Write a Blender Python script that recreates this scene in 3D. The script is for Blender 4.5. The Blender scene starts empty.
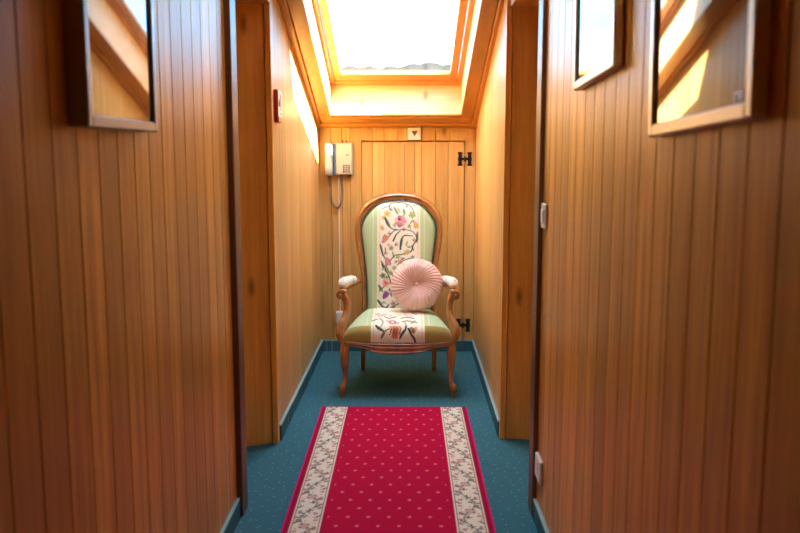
import bpy, math, random
import numpy as np
from mathutils import Vector, Matrix
random.seed(7); rng = np.random.RandomState(11)
S = bpy.context.scene
COL = S.collection
PI = math.pi

# ------------------------------------------------------------------ mesh builder
class MB:
    """collects shapes; build() links them as ONE mesh object"""
    def __init__(self):
        self.v = []; self.f = []; self.tone = []; self.mi = []; self.sm = []
        self.vc = {}
    def _add(self, vs, fs, tone=.5, mi=0, smooth=False):
        b = len(self.v); self.v.extend([tuple(p) for p in vs])
        for f in fs:
            self.f.append(tuple(b + i for i in f)); self.tone.append(tone); self.mi.append(mi); self.sm.append(smooth)
        return b
    def box(self, x0, x1, y0, y1, z0, z1, tone=.5, mi=0, M=None):
        vs = [Vector((x, y, z)) for x in (x0, x1) for y in (y0, y1) for z in (z0, z1)]
        if M: vs = [M(p) for p in vs]
        self._add(vs, [(0, 1, 3, 2), (4, 6, 7, 5), (0, 4, 5, 1), (2, 3, 7, 6), (0, 2, 6, 4), (1, 5, 7, 3)], tone, mi)
    def rbox(self, x0, x1, y0, y1, z0, z1, r=.003, tone=.5, mi=0, M=None):
        """box with chamfered edges"""
        vs = []; idx = {}
        ax = ((x0, x1), (y0, y1), (z0, z1))
        for i in (0, 1):
            for j in (0, 1):
                for k in (0, 1):
                    s = (i, j, k)
                    for a in range(3):
                        p = [ax[b][s[b]] + (0 if b == a else (r if s[b] == 0 else -r)) for b in range(3)]
                        idx[(s, a)] = len(vs); vs.append(Vector(p))
        fs = []
        for a in range(3):
            b, c = [q for q in range(3) if q != a]
            for sa in (0, 1):
                q = []
                for sb, sc in ((0, 0), (1, 0), (1, 1), (0, 1)):
                    s = [0, 0, 0]; s[a] = sa; s[b] = sb; s[c] = sc; q.append(idx[(tuple(s), a)])
                fs.append(q)
        for a in range(3):
            b, c = [q for q in range(3) if q != a]
            for sb in (0, 1):
                for sc in (0, 1):
                    s0 = [0, 0, 0]; s0[b] = sb; s0[c] = sc; s1 = list(s0); s1[a] = 1
                    s0, s1 = tuple(s0), tuple(s1)
                    fs.append([idx[(s0, b)], idx[(s1, b)], idx[(s1, c)], idx[(s0, c)]])
        for i in (0, 1):
            for j in (0, 1):
                for k in (0, 1):
                    s = (i, j, k); fs.append([idx[(s, 0)], idx[(s, 1)], idx[(s, 2)]])
        if M: vs = [M(p) for p in vs]
        self._add(vs, fs, tone, mi)
    def prism(self, poly, z0, z1, tone=.5, mi=0):
        """vertical prism of an (x, y) polygon; z0/z1 numbers or functions of (x, y)"""
        n = len(poly); g0 = z0 if callable(z0) else (lambda x, y: z0); g1 = z1 if callable(z1) else (lambda x, y: z1)
        vs = [(x, y, g0(x, y)) for x, y in poly] + [(x, y, g1(x, y)) for x, y in poly]
        fs = [tuple(range(n))[::-1], tuple(range(n, 2 * n))] + [(i, (i + 1) % n, n + (i + 1) % n, n + i) for i in range(n)]
        self._add(vs, fs, tone, mi)
    def rings(self, rings, closed=True, cap=True, tone=.5, mi=0, smooth=True, loop=False):
        n = len(rings[0]); m = len(rings); vs = [p for r in rings for p in r]; fs = []
        for i in range(m if loop else m - 1):
            a, b = i * n, ((i + 1) % m) * n
            for j in range(n if closed else n - 1):
                k = (j + 1) % n; fs.append((a + j, a + k, b + k, b + j))
        if cap and not loop:
            fs.append(tuple(range(n))[::-1]); fs.append(tuple(range((m - 1) * n, m * n)))
        return self._add(vs, fs, tone, mi, smooth)
    def tube(self, pts, r, n=10, tone=.5, mi=0, up=(0, 0, 1), sub=0, cap=True):
        """r: number, list of numbers or of (ra, rb); ra along the side vector, rb along the other"""
        P = [Vector(p) for p in pts]
        R = [q if isinstance(q, (tuple, list)) else (q, q) for q in (r if isinstance(r, (list, tuple)) else [r] * len(P))]
        if sub: P, R = spline(P, R, sub)
        rings = []; U = Vector(up)
        for i, p in enumerate(P):
            t = (P[min(i + 1, len(P) - 1)] - P[max(i - 1, 0)]).normalized()
            s = t.cross(U)
            if s.length < 1e-3: s = t.cross(Vector((0, 1, 0)))
            s.normalize(); w = s.cross(t).normalized()
            rings.append([p + s * math.cos(2 * PI * k / n) * R[i][0] + w * math.sin(2 * PI * k / n) * R[i][1] for k in range(n)])
        self.rings(rings, True, cap, tone, mi)
    def sphere(self, c, r, n=12, m=8, tone=.5, mi=0, sc=(1, 1, 1), M=None):
        rings = []; c = Vector(c)
        for i in range(m + 1):
            a = -PI / 2 + PI * i / m; a = max(min(a, PI / 2 - .02), -PI / 2 + .02)
            rings.append([c + Vector((r * sc[0] * math.cos(a) * math.cos(2 * PI * k / n), r * sc[1] * math.cos(a) * math.sin(2 * PI * k / n), r * sc[2] * math.sin(a))) for k in range(n)])
        if M: rings = [[M(p) for p in q] for q in rings]
        self.rings(rings, True, True, tone, mi)
    def cyl(self, c, axis, r, h, n=16, tone=.5, mi=0, r1=None):
        a = Vector(axis).normalized(); s = a.orthogonal().normalized(); w = a.cross(s); c = Vector(c)
        rg = [[c + a * t + (s * math.cos(2 * PI * k / n) + w * math.sin(2 * PI * k / n)) * q for k in range(n)] for t, q in ((0, r), (h, r if r1 is None else r1))]
        self.rings(rg, True, True, tone, mi, False)
    def build(self, name, mats, parent=None, kind=None, vcol=None, bevel=0):
        me = bpy.data.meshes.new(name); me.from_pydata([tuple(p) for p in self.v], [], self.f)
        if not isinstance(mats, (list, tuple)): mats = [mats]
        for m in mats: me.materials.append(m)
        me.polygons.foreach_set('material_index', self.mi)
        me.polygons.foreach_set('use_smooth', self.sm)
        at = me.attributes.new('tone', 'FLOAT', 'FACE'); at.data.foreach_set('value', self.tone)
        if vcol is not None:
            ca = me.attributes.new('paint', 'FLOAT_COLOR', 'POINT')
            a = np.ones((len(self.v), 4), np.float32); a[:, :3] = vcol; ca.data.foreach_set('color', a.ravel())
        me.validate()
        import bmesh
        bm = bmesh.new(); bm.from_mesh(me); bmesh.ops.recalc_face_normals(bm, faces=bm.faces); bm.to_mesh(me); bm.free()
        me.update()
        o = bpy.data.objects.new(name, me); COL.objects.link(o)
        if parent: o.parent = parent
        if kind: o['kind'] = kind
        if bevel:
            b = o.modifiers.new('bevel', 'BEVEL'); b.width = bevel; b.segments = 2; b.limit_method = 'ANGLE'
        return o

def spline(P, R, sub):
    """Catmull-Rom through points and radii"""
    oP, oR = [], []
    n = len(P)
    for i in range(n - 1):
        p0, p1, p2, p3 = P[max(i - 1, 0)], P[i], P[i + 1], P[min(i + 2, n - 1)]
        r0, r1, r2, r3 = R[max(i - 1, 0)], R[i], R[i + 1], R[min(i + 2, n - 1)]
        for k in range(sub):
            t = k / sub
            f = lambda a, b, c, d: .5 * ((2 * b) + (-a + c) * t + (2 * a - 5 * b + 4 * c - d) * t * t + (-a + 3 * b - 3 * c + d) * t ** 3)
            oP.append(Vector([f(p0[j], p1[j], p2[j], p3[j]) for j in range(len(p1))]))
            oR.append(tuple(f(r0[j], r1[j], r2[j], r3[j]) for j in (0, 1)))
    oP.append(P[-1]); oR.append(R[-1])
    return oP, oR

def thing(name, label, cat, loc=(0, 0, 0), group=None):
    o = bpy.data.objects.new(name, None); COL.objects.link(o); o.location = loc
    o.empty_display_size = .05
    o['label'] = label; o['category'] = cat
    if group: o['group'] = group
    return o
def tag(o, label, cat, group=None):
    o['label'] = label; o['category'] = cat
    if group: o['group'] = group
    return o
def hold(parent, *objs):
    """parent objects that were modelled in world coordinates"""
    for o in objs:
        o.parent = parent; o.matrix_parent_inverse = Matrix.Translation(-parent.location)

# ------------------------------------------------------------------ materials
def lin(r, g, b):
    f = lambda c: (c / 255 / 12.92) if c / 255 <= .04045 else ((c / 255 + .055) / 1.055) ** 2.4
    return (f(r), f(g), f(b))
class NT:
    def __init__(self, name):
        self.m = bpy.data.materials.new(name); self.m.use_nodes = True
        self.t = self.m.node_tree; self.n = self.t.nodes; self.l = self.t.links
        self.p = self.n['Principled BSDF']
    def new(self, t, **kw):
        x = self.n.new(t)
        for k, v in kw.items(): setattr(x, k, v)
        return x
    def link(self, a, b): self.l.new(a, b)
    def val(self, a, sock):
        if isinstance(a, (int, float)): sock.default_value = a
        elif isinstance(a, tuple): sock.default_value = (*a, 1) if len(a) == 3 and sock.type == 'RGBA' else a
        else: self.l.new(a, sock)
    def math(self, op, a, b=None, c=None):
        x = self.new('ShaderNodeMath', operation=op)
        for i, q in enumerate((a, b, c)):
            if q is not None: self.val(q, x.inputs[i])
        return x.outputs[0]
    def mix(self, f, a, b, mode='MIX'):
        x = self.new('ShaderNodeMix', data_type='RGBA', blend_type=mode)
        self.val(f, x.inputs[0]); self.val(a, x.inputs[6]); self.val(b, x.inputs[7]); return x.outputs[2]
    def ramp(self, f, *stops):
        x = self.new('ShaderNodeValToRGB'); e = x.color_ramp.elements
        while len(e) < len(stops): e.new(.5)
        for q, (p, c) in zip(e, stops): q.position = p; q.color = (*c, 1)
        self.link(f, x.inputs[0]); return x.outputs[0]
    def coord(self, scale=(1, 1, 1)):
        tc = self.new('ShaderNodeTexCoord'); mp = self.new('ShaderNodeMapping'); mp.inputs['Scale'].default_value = scale
        self.link(tc.outputs['Object'], mp.inputs[0]); return mp.outputs[0]
    def noise(self, vec, scale, detail=3, rough=.5):
        x = self.new('ShaderNodeTexNoise'); x.inputs['Scale'].default_value = scale; x.inputs['Detail'].default_value = detail
        x.inputs['Roughness'].default_value = rough
        self.link(vec, x.inputs['Vector']); return x.outputs[0]
    def bump(self, h, strength=.2, dist=.002):
        b = self.new('ShaderNodeBump'); b.inputs['Strength'].default_value = strength; b.inputs['Distance'].default_value = dist
        self.link(h, b.inputs['Height']); self.link(b.outputs[0], self.p.inputs['Normal'])
    def done(self, color=None, rough=.5, spec=.5, **kw):
        if color is not None: self.val(color, self.p.inputs['Base Color'])
        self.val(rough, self.p.inputs['Roughness']); self.p.inputs['Specular IOR Level'].default_value = spec
        for k, v in kw.items(): self.val(v, self.p.inputs[k])
        return self.m

def wood(name, base, dark, grain=(14, 14, .7), rough=.3, spec=.5, knots=.5, var=.35, coat=0.0):
    """varnished softwood: per-board tone (mesh attribute), stretched grain, a few knots"""
    w = NT(name)
    at = w.new('ShaderNodeAttribute', attribute_name='tone')
    v = w.coord(grain)
    off = w.new('ShaderNodeVectorMath', operation='ADD'); w.link(v, off.inputs[0])
    cmb = w.new('ShaderNodeCombineXYZ'); t9 = w.math('MULTIPLY', at.outputs['Fac'], 37.0)
    for i in range(3): w.link(t9, cmb.inputs[i])
    w.link(cmb.outputs[0], off.inputs[1])
    n1 = w.noise(off.outputs[0], 2.2, 5, .6); n2 = w.noise(off.outputs[0], 9, 2, .5)
    g = w.math('ADD', w.math('MULTIPLY', n1, .75), w.math('MULTIPLY', n2, .25))
    c = w.mix(w.ramp(g, (.36, (0, 0, 0)), (.68, (1, 1, 1))), dark, base)
    # knots
    kv = w.coord((7, 7, 2.6))
    vo = w.new('ShaderNodeTexVoronoi'); vo.inputs['Scale'].default_value = 1.0; w.link(kv, vo.inputs['Vector'])
    sep = w.new('ShaderNodeSeparateColor'); w.link(vo.outputs['Color'], sep.inputs[0])
    rare = w.math('GREATER_THAN', sep.outputs[0], 1 - .35 * knots)
    kd = w.ramp(vo.outputs['Distance'], (.04, (1, 1, 1)), (.16, (0, 0, 0)))
    kk = w.math('MULTIPLY', w.math('MULTIPLY', kd, rare), .75)
    c = w.mix(kk, c, tuple(q * .22 for q in dark))
    if var > .5: c = w.mix(w.ramp(at.outputs['Fac'], (0, (.55, .55, .55)), (.6, (0, 0, 0))), c, (base[0] * .85, base[1] * .68, base[2] * .55))
    tone = w.math('ADD', 1 - var / 2, w.math('MULTIPLY', at.outputs['Fac'], var))
    cc = w.new('ShaderNodeCombineColor')
    for i in range(3): w.link(tone, cc.inputs[i])
    c = w.mix(1.0, c, cc.outputs[0], 'MULTIPLY')
    w.bump(g, .12, .001)
    return w.done(c, rough, spec, **({'Coat Weight': coat, 'Coat Roughness': .12} if coat else {}))

def plain(name, col, rough=.5, spec=.5, metal=0.0, bump=0):
    w = NT(name)
    n = w.noise(w.coord(), 60, 3)
    c = w.mix(n, tuple(q * .92 for q in col), tuple(min(1, q * 1.06) for q in col))
    if bump: w.bump(w.noise(w.coord(), bump, 2), .3, .001)
    return w.done(c, rough, spec, Metallic=metal)
def painted(name, rough=.85, weave=900, bump=.3, sheen=0.0):
    w = NT(name); at = w.new('ShaderNodeAttribute', attribute_name='paint')
    n = w.noise(w.coord(), weave, 2)
    c = w.mix(w.math('MULTIPLY', n, .25), at.outputs['Color'], (0.25, .2, .15))
    w.bump(n, bump, .001)
    return w.done(at.outputs['Color'], rough, .08, **({'Sheen Weight': sheen} if sheen else {}))

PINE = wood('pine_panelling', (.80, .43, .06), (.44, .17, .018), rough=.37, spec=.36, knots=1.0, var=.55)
PINE_LIT = wood('lit_pine_panelling', (.72, .46, .165), (.56, .30, .08), rough=.38, spec=.36, knots=.7, var=.24)  # same pine as the near boards, with the far end's brightness put into its colour
STAIN = wood('stained_panel', (.80, .43, .07), (.58, .265, .038), grain=(9, 9, .6), rough=.36, knots=.8, var=.3)
POST = wood('dark_post', (.18, .06, .018), (.10, .032, .012), rough=.4, spec=.4, knots=.1)
CASING = wood('skylight_pine', (.62, .28, .05), (.48, .18, .03), grain=(12, .8, 6), rough=.35, knots=.2, var=.3)
CASINGX = wood('skylight_pine_cross', (.66, .30, .058), (.52, .20, .035), grain=(.8, 12, 12), rough=.35, knots=.2, var=.3)
LINING = wood('skylight_lining', (.86, .62, .34), (.76, .46, .2), grain=(.8, 10, 10), rough=.4, knots=.5, var=.2)
CHAIRWOOD = wood('walnut_chair_frame', (.50, .225, .066), (.28, .10, .025), grain=(8, 8, 3), rough=.2, spec=.6, knots=0, var=.2, coat=.6)
IRON = plain('wrought_iron', (.03, .03, .032), .45, .5, .6)
DARK = plain('dark_gap', (.012, .008, .006), .9, .1)

def carpet_mat():
    w = NT('blue_carpet')
    v = w.coord()
    n = w.noise(v, 260, 3, .7); n2 = w.noise(v, 9, 3)
    c = w.mix(n, (.020, .095, .125), (.085, .26, .31))
    c = w.mix(w.math('MULTIPLY', n2, .35), c, (.03, .11, .14))
    vo = w.new('ShaderNodeTexVoronoi', voronoi_dimensions='2D'); vo.inputs['Scale'].default_value = 19; vo.inputs['Randomness'].default_value = .8; w.link(v, vo.inputs['Vector'])
    d = w.math('LESS_THAN', vo.outputs['Distance'], .075)
    c = w.mix(w.math('MULTIPLY', d, .55), c, (.30, .44, .46))
    w.bump(n, .6, .003)
    return w.done(c, .95, .05)
CARPET = carpet_mat()
EDGE = plain('carpet_edge_bead', (.26, .42, .42), .6, .3)

# ------------------------------------------------------------------ room dimensions
NL, NR = -.65, .502            # near walls
FL, FR = -.605, .475           # far walls
YB = 5.81                      # back wall
SL, Z0 = .335, 1.585           # roof slope
zc = lambda y: min(Z0 + SL * (YB - y), 2.46)
YK = YB - (2.46 - Z0) / SL     # where the slope meets the flat ceiling
fl = lambda y: -.597 - .0115 * (YB - y)      # the far walls stand a touch askew
fr = lambda y: .478 - .006 * (YB - y)
LEN = math.hypot(1, SL)
es = Vector((0, -1 / LEN, SL / LEN)); en = Vector((0, SL / LEN, 1 / LEN)); O0 = Vector((0, YB, Z0))
def SLP(p): return Vector((p[0], 0, 0)) + O0 + es * p[1] + en * p[2]      # (x, up the slope, outwards)

def plank_wall(name, axis, lines, face, thick, z0, ztop, mat, mb=None, g=.0035, gw=.005, seedtones=None):
    """boarded wall: boards between `lines` along axis, V-grooves between them; closed slab"""
    own = mb is None; mb = mb or MB()
    sgn = 1 if thick > 0 else -1
    fc = face if callable(face) else (lambda a: face)
    P = lambda a, d: (a, fc(a) + d) if axis == 'x' else (fc(a) + d, a)
    zt = ztop if callable(ztop) else (lambda a: ztop)
    prof = []
    for i in range(len(lines) - 1):
        a0, a1 = lines[i], lines[i + 1]; t = random.random()
        l = a0 + (gw / 2 if i else 0); r = a1 - (gw / 2 if i < len(lines) - 2 else 0)
        prof.append((l, 0, t)); prof.append((r, 0, t))
        if i < len(lines) - 2: prof.append((a1, sgn * g, t))
    pts = [P(a, d) for a, d, t in prof]; n = len(prof)
    vs = [(x, y, z0) for x, y in pts] + [(x, y, zt(a)) for (x, y), (a, d, t) in zip(pts, prof)]
    for i in range(n - 1):
        mb._add([vs[i], vs[i + 1], vs[n + i + 1], vs[n + i]], [(0, 1, 2, 3)], prof[i][2])
    a0, a1 = lines[0], lines[-1]
    q = [P(a0, 0), P(a1, 0), P(a1, thick), P(a0, thick)]
    zz = [zt(a0), zt(a1), zt(a1), zt(a0)]
    vv = [(x, y, z0) for x, y in q] + [(x, y, z) for (x, y), z in zip(q, zz)]
    mb._add(vv, [(3, 2, 6, 7), (0, 3, 7, 4), (1, 2, 6, 5)])
    # caps that follow the grooves
    cap = [P(a, d) for a, d, t in prof] + [P(a1, thick), P(a0, thick)]
    za = [a for a, d, t in prof] + [a1, a0]
    mb._add([(x, y, zt(a)) for (x, y), a in zip(cap, za)], [tuple(range(len(cap)))])
    mb._add([(x, y, z0) for (x, y), a in zip(cap, za)], [tuple(range(len(cap)))])
    if own: return mb.build(name, mat, kind='structure')
def steps(a, b, w, jit=.0):
    n = max(1, round((b - a) / w)); return [a + (b - a) * i / n for i in range(n + 1)]

YREAR = -1.5
b = MB(); b.box(-1.2, 1.1, YREAR - .1, YB + .15, -.06, 0); b.build('floor', CARPET, kind='structure')
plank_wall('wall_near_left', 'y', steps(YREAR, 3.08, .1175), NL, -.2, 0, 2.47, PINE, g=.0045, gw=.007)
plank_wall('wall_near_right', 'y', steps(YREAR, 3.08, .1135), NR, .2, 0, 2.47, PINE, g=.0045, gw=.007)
plank_wall('wall_far_left', 'y', steps(3.93, YB, .095), fl, -.2, 0, lambda a: zc(a) + .02, PINE_LIT)
plank_wall('wall_far_right', 'y', steps(4.0, YB, .095), fr, .2, 0, lambda a: zc(a) + .02, PINE_LIT)
plank_wall('wall_rear', 'x', steps(-.85, .702, .11), YREAR, -.1, 0, 2.47, PINE)
# back wall around the little door
DX0, DX1, DZ = -.307, .404, 1.474
m = MB()
plank_wall('', 'x', [-.80, -.70, FL, -.514, -.44, -.384, DX0], YB, .12, 0, Z0 + .02, PINE_LIT, m, g=.006, gw=.006)
plank_wall('', 'x', [DX1, FR, .56, .67], YB, .12, 0, Z0 + .02, PINE_LIT, m, g=.006, gw=.006)
plank_wall('', 'x', [DX0, -.232, -.15, -.06, .012, .107, .203, .30, DX1], YB, .12, DZ, Z0 + .02, PINE_LIT, m, g=.006, gw=.006)
m.box(DX0, DX1, YB + .05, YB + .12, 0, DZ, .1)
m.build('wall_back', PINE_LIT, kind='structure')
m = MB(); gp = .004
plank_wall('', 'x', [DX0 + gp, -.232, -.15, -.012, .060, .107, .203, .29, DX1 - .006], YB + .002, .03, .006, DZ - .010, PINE_LIT, m, g=.006, gw=.005)
door = m.build('door_1', PINE_LIT, kind='structure')

# ---- H hinges of the door
def hinge(zm):
    m = MB(); x = DX1 - .001; y1 = YB + .002; y0 = y1 - .006
    for sx in (-1, 1):
        cx = x + sx * .033
        prof = [(-.047, .010), (-.043, .017), (-.036, .016), (-.031, .011), (-.012, .0125), (0, .016), (.012, .0125), (.031, .011), (.036, .016), (.043, .017), (.047, .010)]
        poly = [(cx - w, zm + z) for z, w in prof] + [(cx + w, zm + z) for z, w in reversed(prof)]
        n = len(poly)
        m._add([(a, y0, c) for a, c in poly] + [(a, y1, c) for a, c in poly],
               [tuple(range(n)), tuple(range(n, 2 * n))] + [(i, (i + 1) % n, n + (i + 1) % n, n + i) for i in range(n)])
        m.box(min(cx, x + sx * .006), max(cx, x + sx * .006), y0, y1, zm - .009, zm + .009)
        for dz in (-.036, 0, .036): m.sphere((cx, y0, zm + dz), .0045, 8, 6)
    m.cyl((x, y0 - .001, zm - .018), (0, 0, 1), .0065, .036, 10)
    return m.build('hinge', IRON, door)
hinge(1.349); hinge(.188)

# ---- baseboards of carpet with a pale top bead
def baseboard(name, pieces):
    m = MB()
    for p in pieces:
        if len(p) == 4: x0, x1, y0, y1 = p; p = [(x0, y0), (x1, y0), (x1, y1), (x0, y1)]
        else: f, t_, y0, y1 = p[:4]; p = [(f(y0), y0), (f(y0) + t_, y0), (f(y1) + t_, y1), (f(y1), y1)]
        m.prism(p, 0, .074); m.prism(p, .0745, .081, mi=1)
    return m.build(name, [CARPET, EDGE], kind='structure')
T = .013
baseboard('baseboard_back', [(-.597 + T, DX1 - .003, YB - T, YB - .0005), (DX1 + .003, .478 - T, YB - T, YB - .0005)])
baseboard('baseboard_far_left', [(fl, T, 3.945, YB - .0005, 0)])
baseboard('baseboard_far_right', [(fr, -T, 4.015, YB - .0005, 0)])
baseboard('baseboard_near_left', [(NL + .0005, NL + T, YREAR, 3.075)])
baseboard('baseboard_near_right', [(NR - T, NR - .0005, YREAR, 3.075)])

# ---- posts at the ends of the near walls, door recesses
tn = [0]
def trim(m, mat, bevel=0):
    tn[0] += 1; return m.build('trim_%d' % tn[0], mat, kind='structure', bevel=bevel)
m = MB(); m.rbox(NL - .2, NL + .022, 3.081, 3.185, 0, 2.06, .004); trim(m, POST)
m = MB(); m.rbox(NR - .016, NR + .2, 3.081, 3.185, 0, 2.06, .004); trim(m, POST)
# jamb boards facing down the corridor
m = MB()
m.prism([(fl(3.93) - .0275, 3.912), (-.82, 3.838), (-.82, 3.929), (fl(3.93) - .0275, 3.929)], 0, 2.06, .5); trim(m, STAIN)
m = MB(); m.rbox(fl(3.93) - .022, fl(3.93) + .005, 3.895, 3.94, 0, 2.06, .003, .8); trim(m, STAIN)
m = MB()
m.prism([(fr(4) + .0255, 3.988), (.68, 3.955), (.68, 3.999), (fr(4) + .0255, 3.999)], 0, 2.06, .6); trim(m, STAIN)
m = MB(); m.rbox(fr(4) - .006, fr(4) + .020, 3.972, 4.01, 0, 2.06, .003, .8); trim(m, STAIN)
# headers over the recesses
m = MB(); m.prism([(FL - .006, 3.08), (FL - .006, 3.93), (-.85, 3.93), (-.85, 3.08)], 2.061, lambda x, y: zc(y) + .02); m.build('wall_header_left', STAIN, kind='structure')
m = MB(); m.prism([(FR + .006, 3.08), (FR + .006, 4.0), (.70, 4.0), (.70, 3.08)], 2.061, lambda x, y: zc(y) + .02); m.build('wall_header_right', STAIN, kind='structure')
# doors inside the recesses
def recess_door(name, x, s, y0, y1):
    m = MB(); m.rbox(min(x, x + s * .04), max(x, x + s * .04), y0, y1, .005, 2.055, .003)
    for z0, z1 in ((.18, .92), (1.08, 1.9)):
        m.rbox(min(x, x - s * .012), max(x, x - s * .012), y0 + .13, y1 - .13, z0, z1, .008, .7)
    d = m.build(name, STAIN, kind='structure')
    h = MB(); hx = x - s * .012
    h.rbox(min(x, x - s * .006), max(x, x - s * .006), y0 + .04, y0 + .08, .93, 1.11, .002)
    h.tube([(x - s * .004, y0 + .06, 1.05), (x - s * .045, y0 + .06, 1.05), (x - s * .05, y0 + .08, 1.05), (x - s * .05, y0 + .17, 1.05)], .008, 10)
    h.build('handle', plain('brass_handle', (.55, .38, .14), .3, .5, 1.0), d)
recess_door('door_2', -.80, -1, 3.19, 3.84)
recess_door('door_3', .655, 1, 3.19, 3.95)

# ---- ceilings
# flat ceiling; unseen shaft and roof window added to light the near corridor
VX0, VX1, VY0, VY1, VZ = -.44, .30, 2.36, 3.08, 3.0
m = MB()
m.box(-.86, VX0, YREAR - .1, YK, 2.46, 2.62); m.box(VX1, .71, YREAR - .1, YK, 2.46, 2.62)
m.box(VX0, VX1, YREAR - .1, VY0, 2.46, 2.62); m.box(VX0, VX1, VY1, YK, 2.46, 2.62); m.build('ceiling_flat', PINE, kind='structure')
m = MB()
m.box(VX0 - .03, VX0, VY0, VY1, 2.621, VZ); m.box(VX1, VX1 + .03, VY0, VY1, 2.621, VZ)
m.box(VX0 - .03, VX1 + .03, VY0 - .03, VY0, 2.621, VZ); m.box(VX0 - .03, VX1 + .03, VY1, VY1 + .03, 2.621, VZ)
SHAFT = plain('white_paint', (.80, .79, .76), .7, .2)
m.build('ceiling_shaft_added', SHAFT, kind='structure')
# sloping roof with the skylight opening (x, s, outward)
HX0, HX1, HS0, HS1 = -.50, .365, .188, 1.82
SK = (YB - YK) * LEN
m = MB()
XA, XB = -.86, .71
for x0, x1, s0, s1 in ((XA, HX0 - .02, -.15, SK + .1), (HX1 + .02, XB, -.15, SK + .1), (HX0 - .02, HX1 + .02, -.15, HS0 - .02), (HX0 - .02, HX1 + .02, HS1 + .02, SK + .1)):
    m.box(x0, x1, s0, s1, .002, .2, random.random(), M=SLP)
m.build('ceiling_slope', PINE, kind='structure')
# reveal lining
m = MB()
m.box(HX0 - .02, HX0, HS0 - .02, HS1 + .02, .001, .2, .6, M=SLP); m.box(HX1, HX1 + .02, HS0 - .02, HS1 + .02, .001, .2, .5, M=SLP)
m.box(HX0, HX1, HS0 - .02, HS0, .001, .2, .5, M=SLP); m.box(HX0, HX1, HS1, HS1 + .02, .001, .2, .7, M=SLP)
trim(m, LINING)
# casing boards and battens
m = MB(); m.rbox(FL + .032, HX0 + .003, .05, HS1 + .08, -.016, .0015, .003, .7, M=SLP); trim(m, CASING)
m = MB(); m.rbox(HX1 - .003, FR - .032, .05, HS1 + .08, -.016, .0015, .003, .3, M=SLP); trim(m, CASING)
m = MB(); m.rbox(FL - .03, FL + .030, .03, SK - .05, -.026, .0015, .006, .5, M=SLP); trim(m, CASING)
m = MB(); m.rbox(FR - .030, FR + .01, .03, SK - .05, -.026, .0015, .006, .9, M=SLP); trim(m, CASING)
m = MB(); m.rbox(FL + .032, FR - .032, .064, .160, -.018, .0015, .003, .4, M=SLP); trim(m, CASINGX)
m = MB(); m.rbox(HX0, HX1, .163, .1905, -.010, .0015, .003, .9, M=SLP); trim(m, CASINGX)
m = MB(); m.rbox(FL - .01, FR + .01, .0, .06, -.030, .0015, .005, .8, M=SLP); trim(m, CASINGX)

# ---- skylight window
def ring(m, x0, x1, s0, s1, wl, wr, wb, wt, d0, d1, r=.004, tones=(.5, .5, .5, .5)):
    m.rbox(x0, x0 + wl, s0, s1, d0, d1, r, tones[0], M=SLP); m.rbox(x1 - wr, x1, s0, s1, d0, d1, r, tones[1], M=SLP)
    m.rbox(x0 + wl, x1 - wr, s0, s0 + wb, d0, d1, r, tones[2], mi=1, M=SLP); m.rbox(x0 + wl, x1 - wr, s1 - wt, s1, d0, d1, r, tones[3], mi=1, M=SLP)
win = bpy.data.objects.new('window_1', None); COL.objects.link(win); win['kind'] = 'structure'
m = MB()
m.rbox(HX0 - .02, HX0 + .026, HS0 - .02, HS1 + .02, .2005, .30, .004, .6, M=SLP); m.rbox(HX1 - .028, HX1 + .02, HS0 - .02, HS1 + .02, .2005, .30, .004, .6, M=SLP)
m.rbox(HX0 + .026, HX1 - .028, HS0 - .02, HS0 + .055, .2005, .255, .004, .8, mi=1, M=SLP); m.rbox(HX0 + .026, HX1 - .028, HS1 - .04, HS1 + .02, .2005, .30, .004, .5, mi=1, M=SLP)
m.build('window_frame', [CASING, CASINGX], win)
GX0, GX1, GS0, GS1 = -.424, .286, .335, 1.66
m = MB(); ring(m, -.470, .333, .247, 1.775, .046, .047, .092, .115, .208, .238, tones=(.5, .5, .4, .5))
m.build('sash', [CASING, CASINGX], win)
def glass_mat():
    w = NT('window_glass'); w.n.remove(w.p)
    out = w.n['Material Output']
    tr = w.new('ShaderNodeBsdfTransparent'); tr.inputs[0].default_value = (.97, .98, .975, 1)
    gl = w.new('ShaderNodeBsdfGlossy'); gl.inputs['Roughness'].default_value = .01
    lw = w.new('ShaderNodeLayerWeight'); lw.inputs[0].default_value = .5
    fr = w.math('ADD', w.math('MULTIPLY', w.math('POWER', lw.outputs['Facing'], 5.0), .9), .04)
    mx = w.new('ShaderNodeMixShader'); w.link(fr, mx.inputs[0]); w.link(tr.outputs[0], mx.inputs[1]); w.link(gl.outputs[0], mx.inputs[2])
    w.link(mx.outputs[0], out.inputs[0]); return w.m
m = MB(); m.box(GX0 - .004, GX1 + .004, GS0 - .004, GS1 + .004, .224, .230, M=SLP); m.build('pane', glass_mat(), win)

win_added = bpy.data.objects.new('window_added', None); COL.objects.link(win_added); win_added['kind'] = 'structure'  # added roof window, out of view, lets sky light into the near corridor
m = MB()
for x0, x1, y0, y1 in ((VX0 - .03, VX0 + .05, VY0 - .03, VY1 + .03), (VX1 - .05, VX1 + .03, VY0 - .03, VY1 + .03), (VX0 + .05, VX1 - .05, VY0 - .03, VY0 + .06), (VX0 + .05, VX1 - .05, VY1 - .06, VY1 + .03)):
    m.rbox(x0, x1, y0, y1, VZ + .001, VZ + .08, .004)
m.build('window_frame', CASING, win_added)
m = MB(); m.box(VX0 + .04, VX1 - .04, VY0 + .05, VY1 - .05, VZ + .04, VZ + .05); m.build('pane', bpy.data.materials['window_glass'], win_added)

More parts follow.
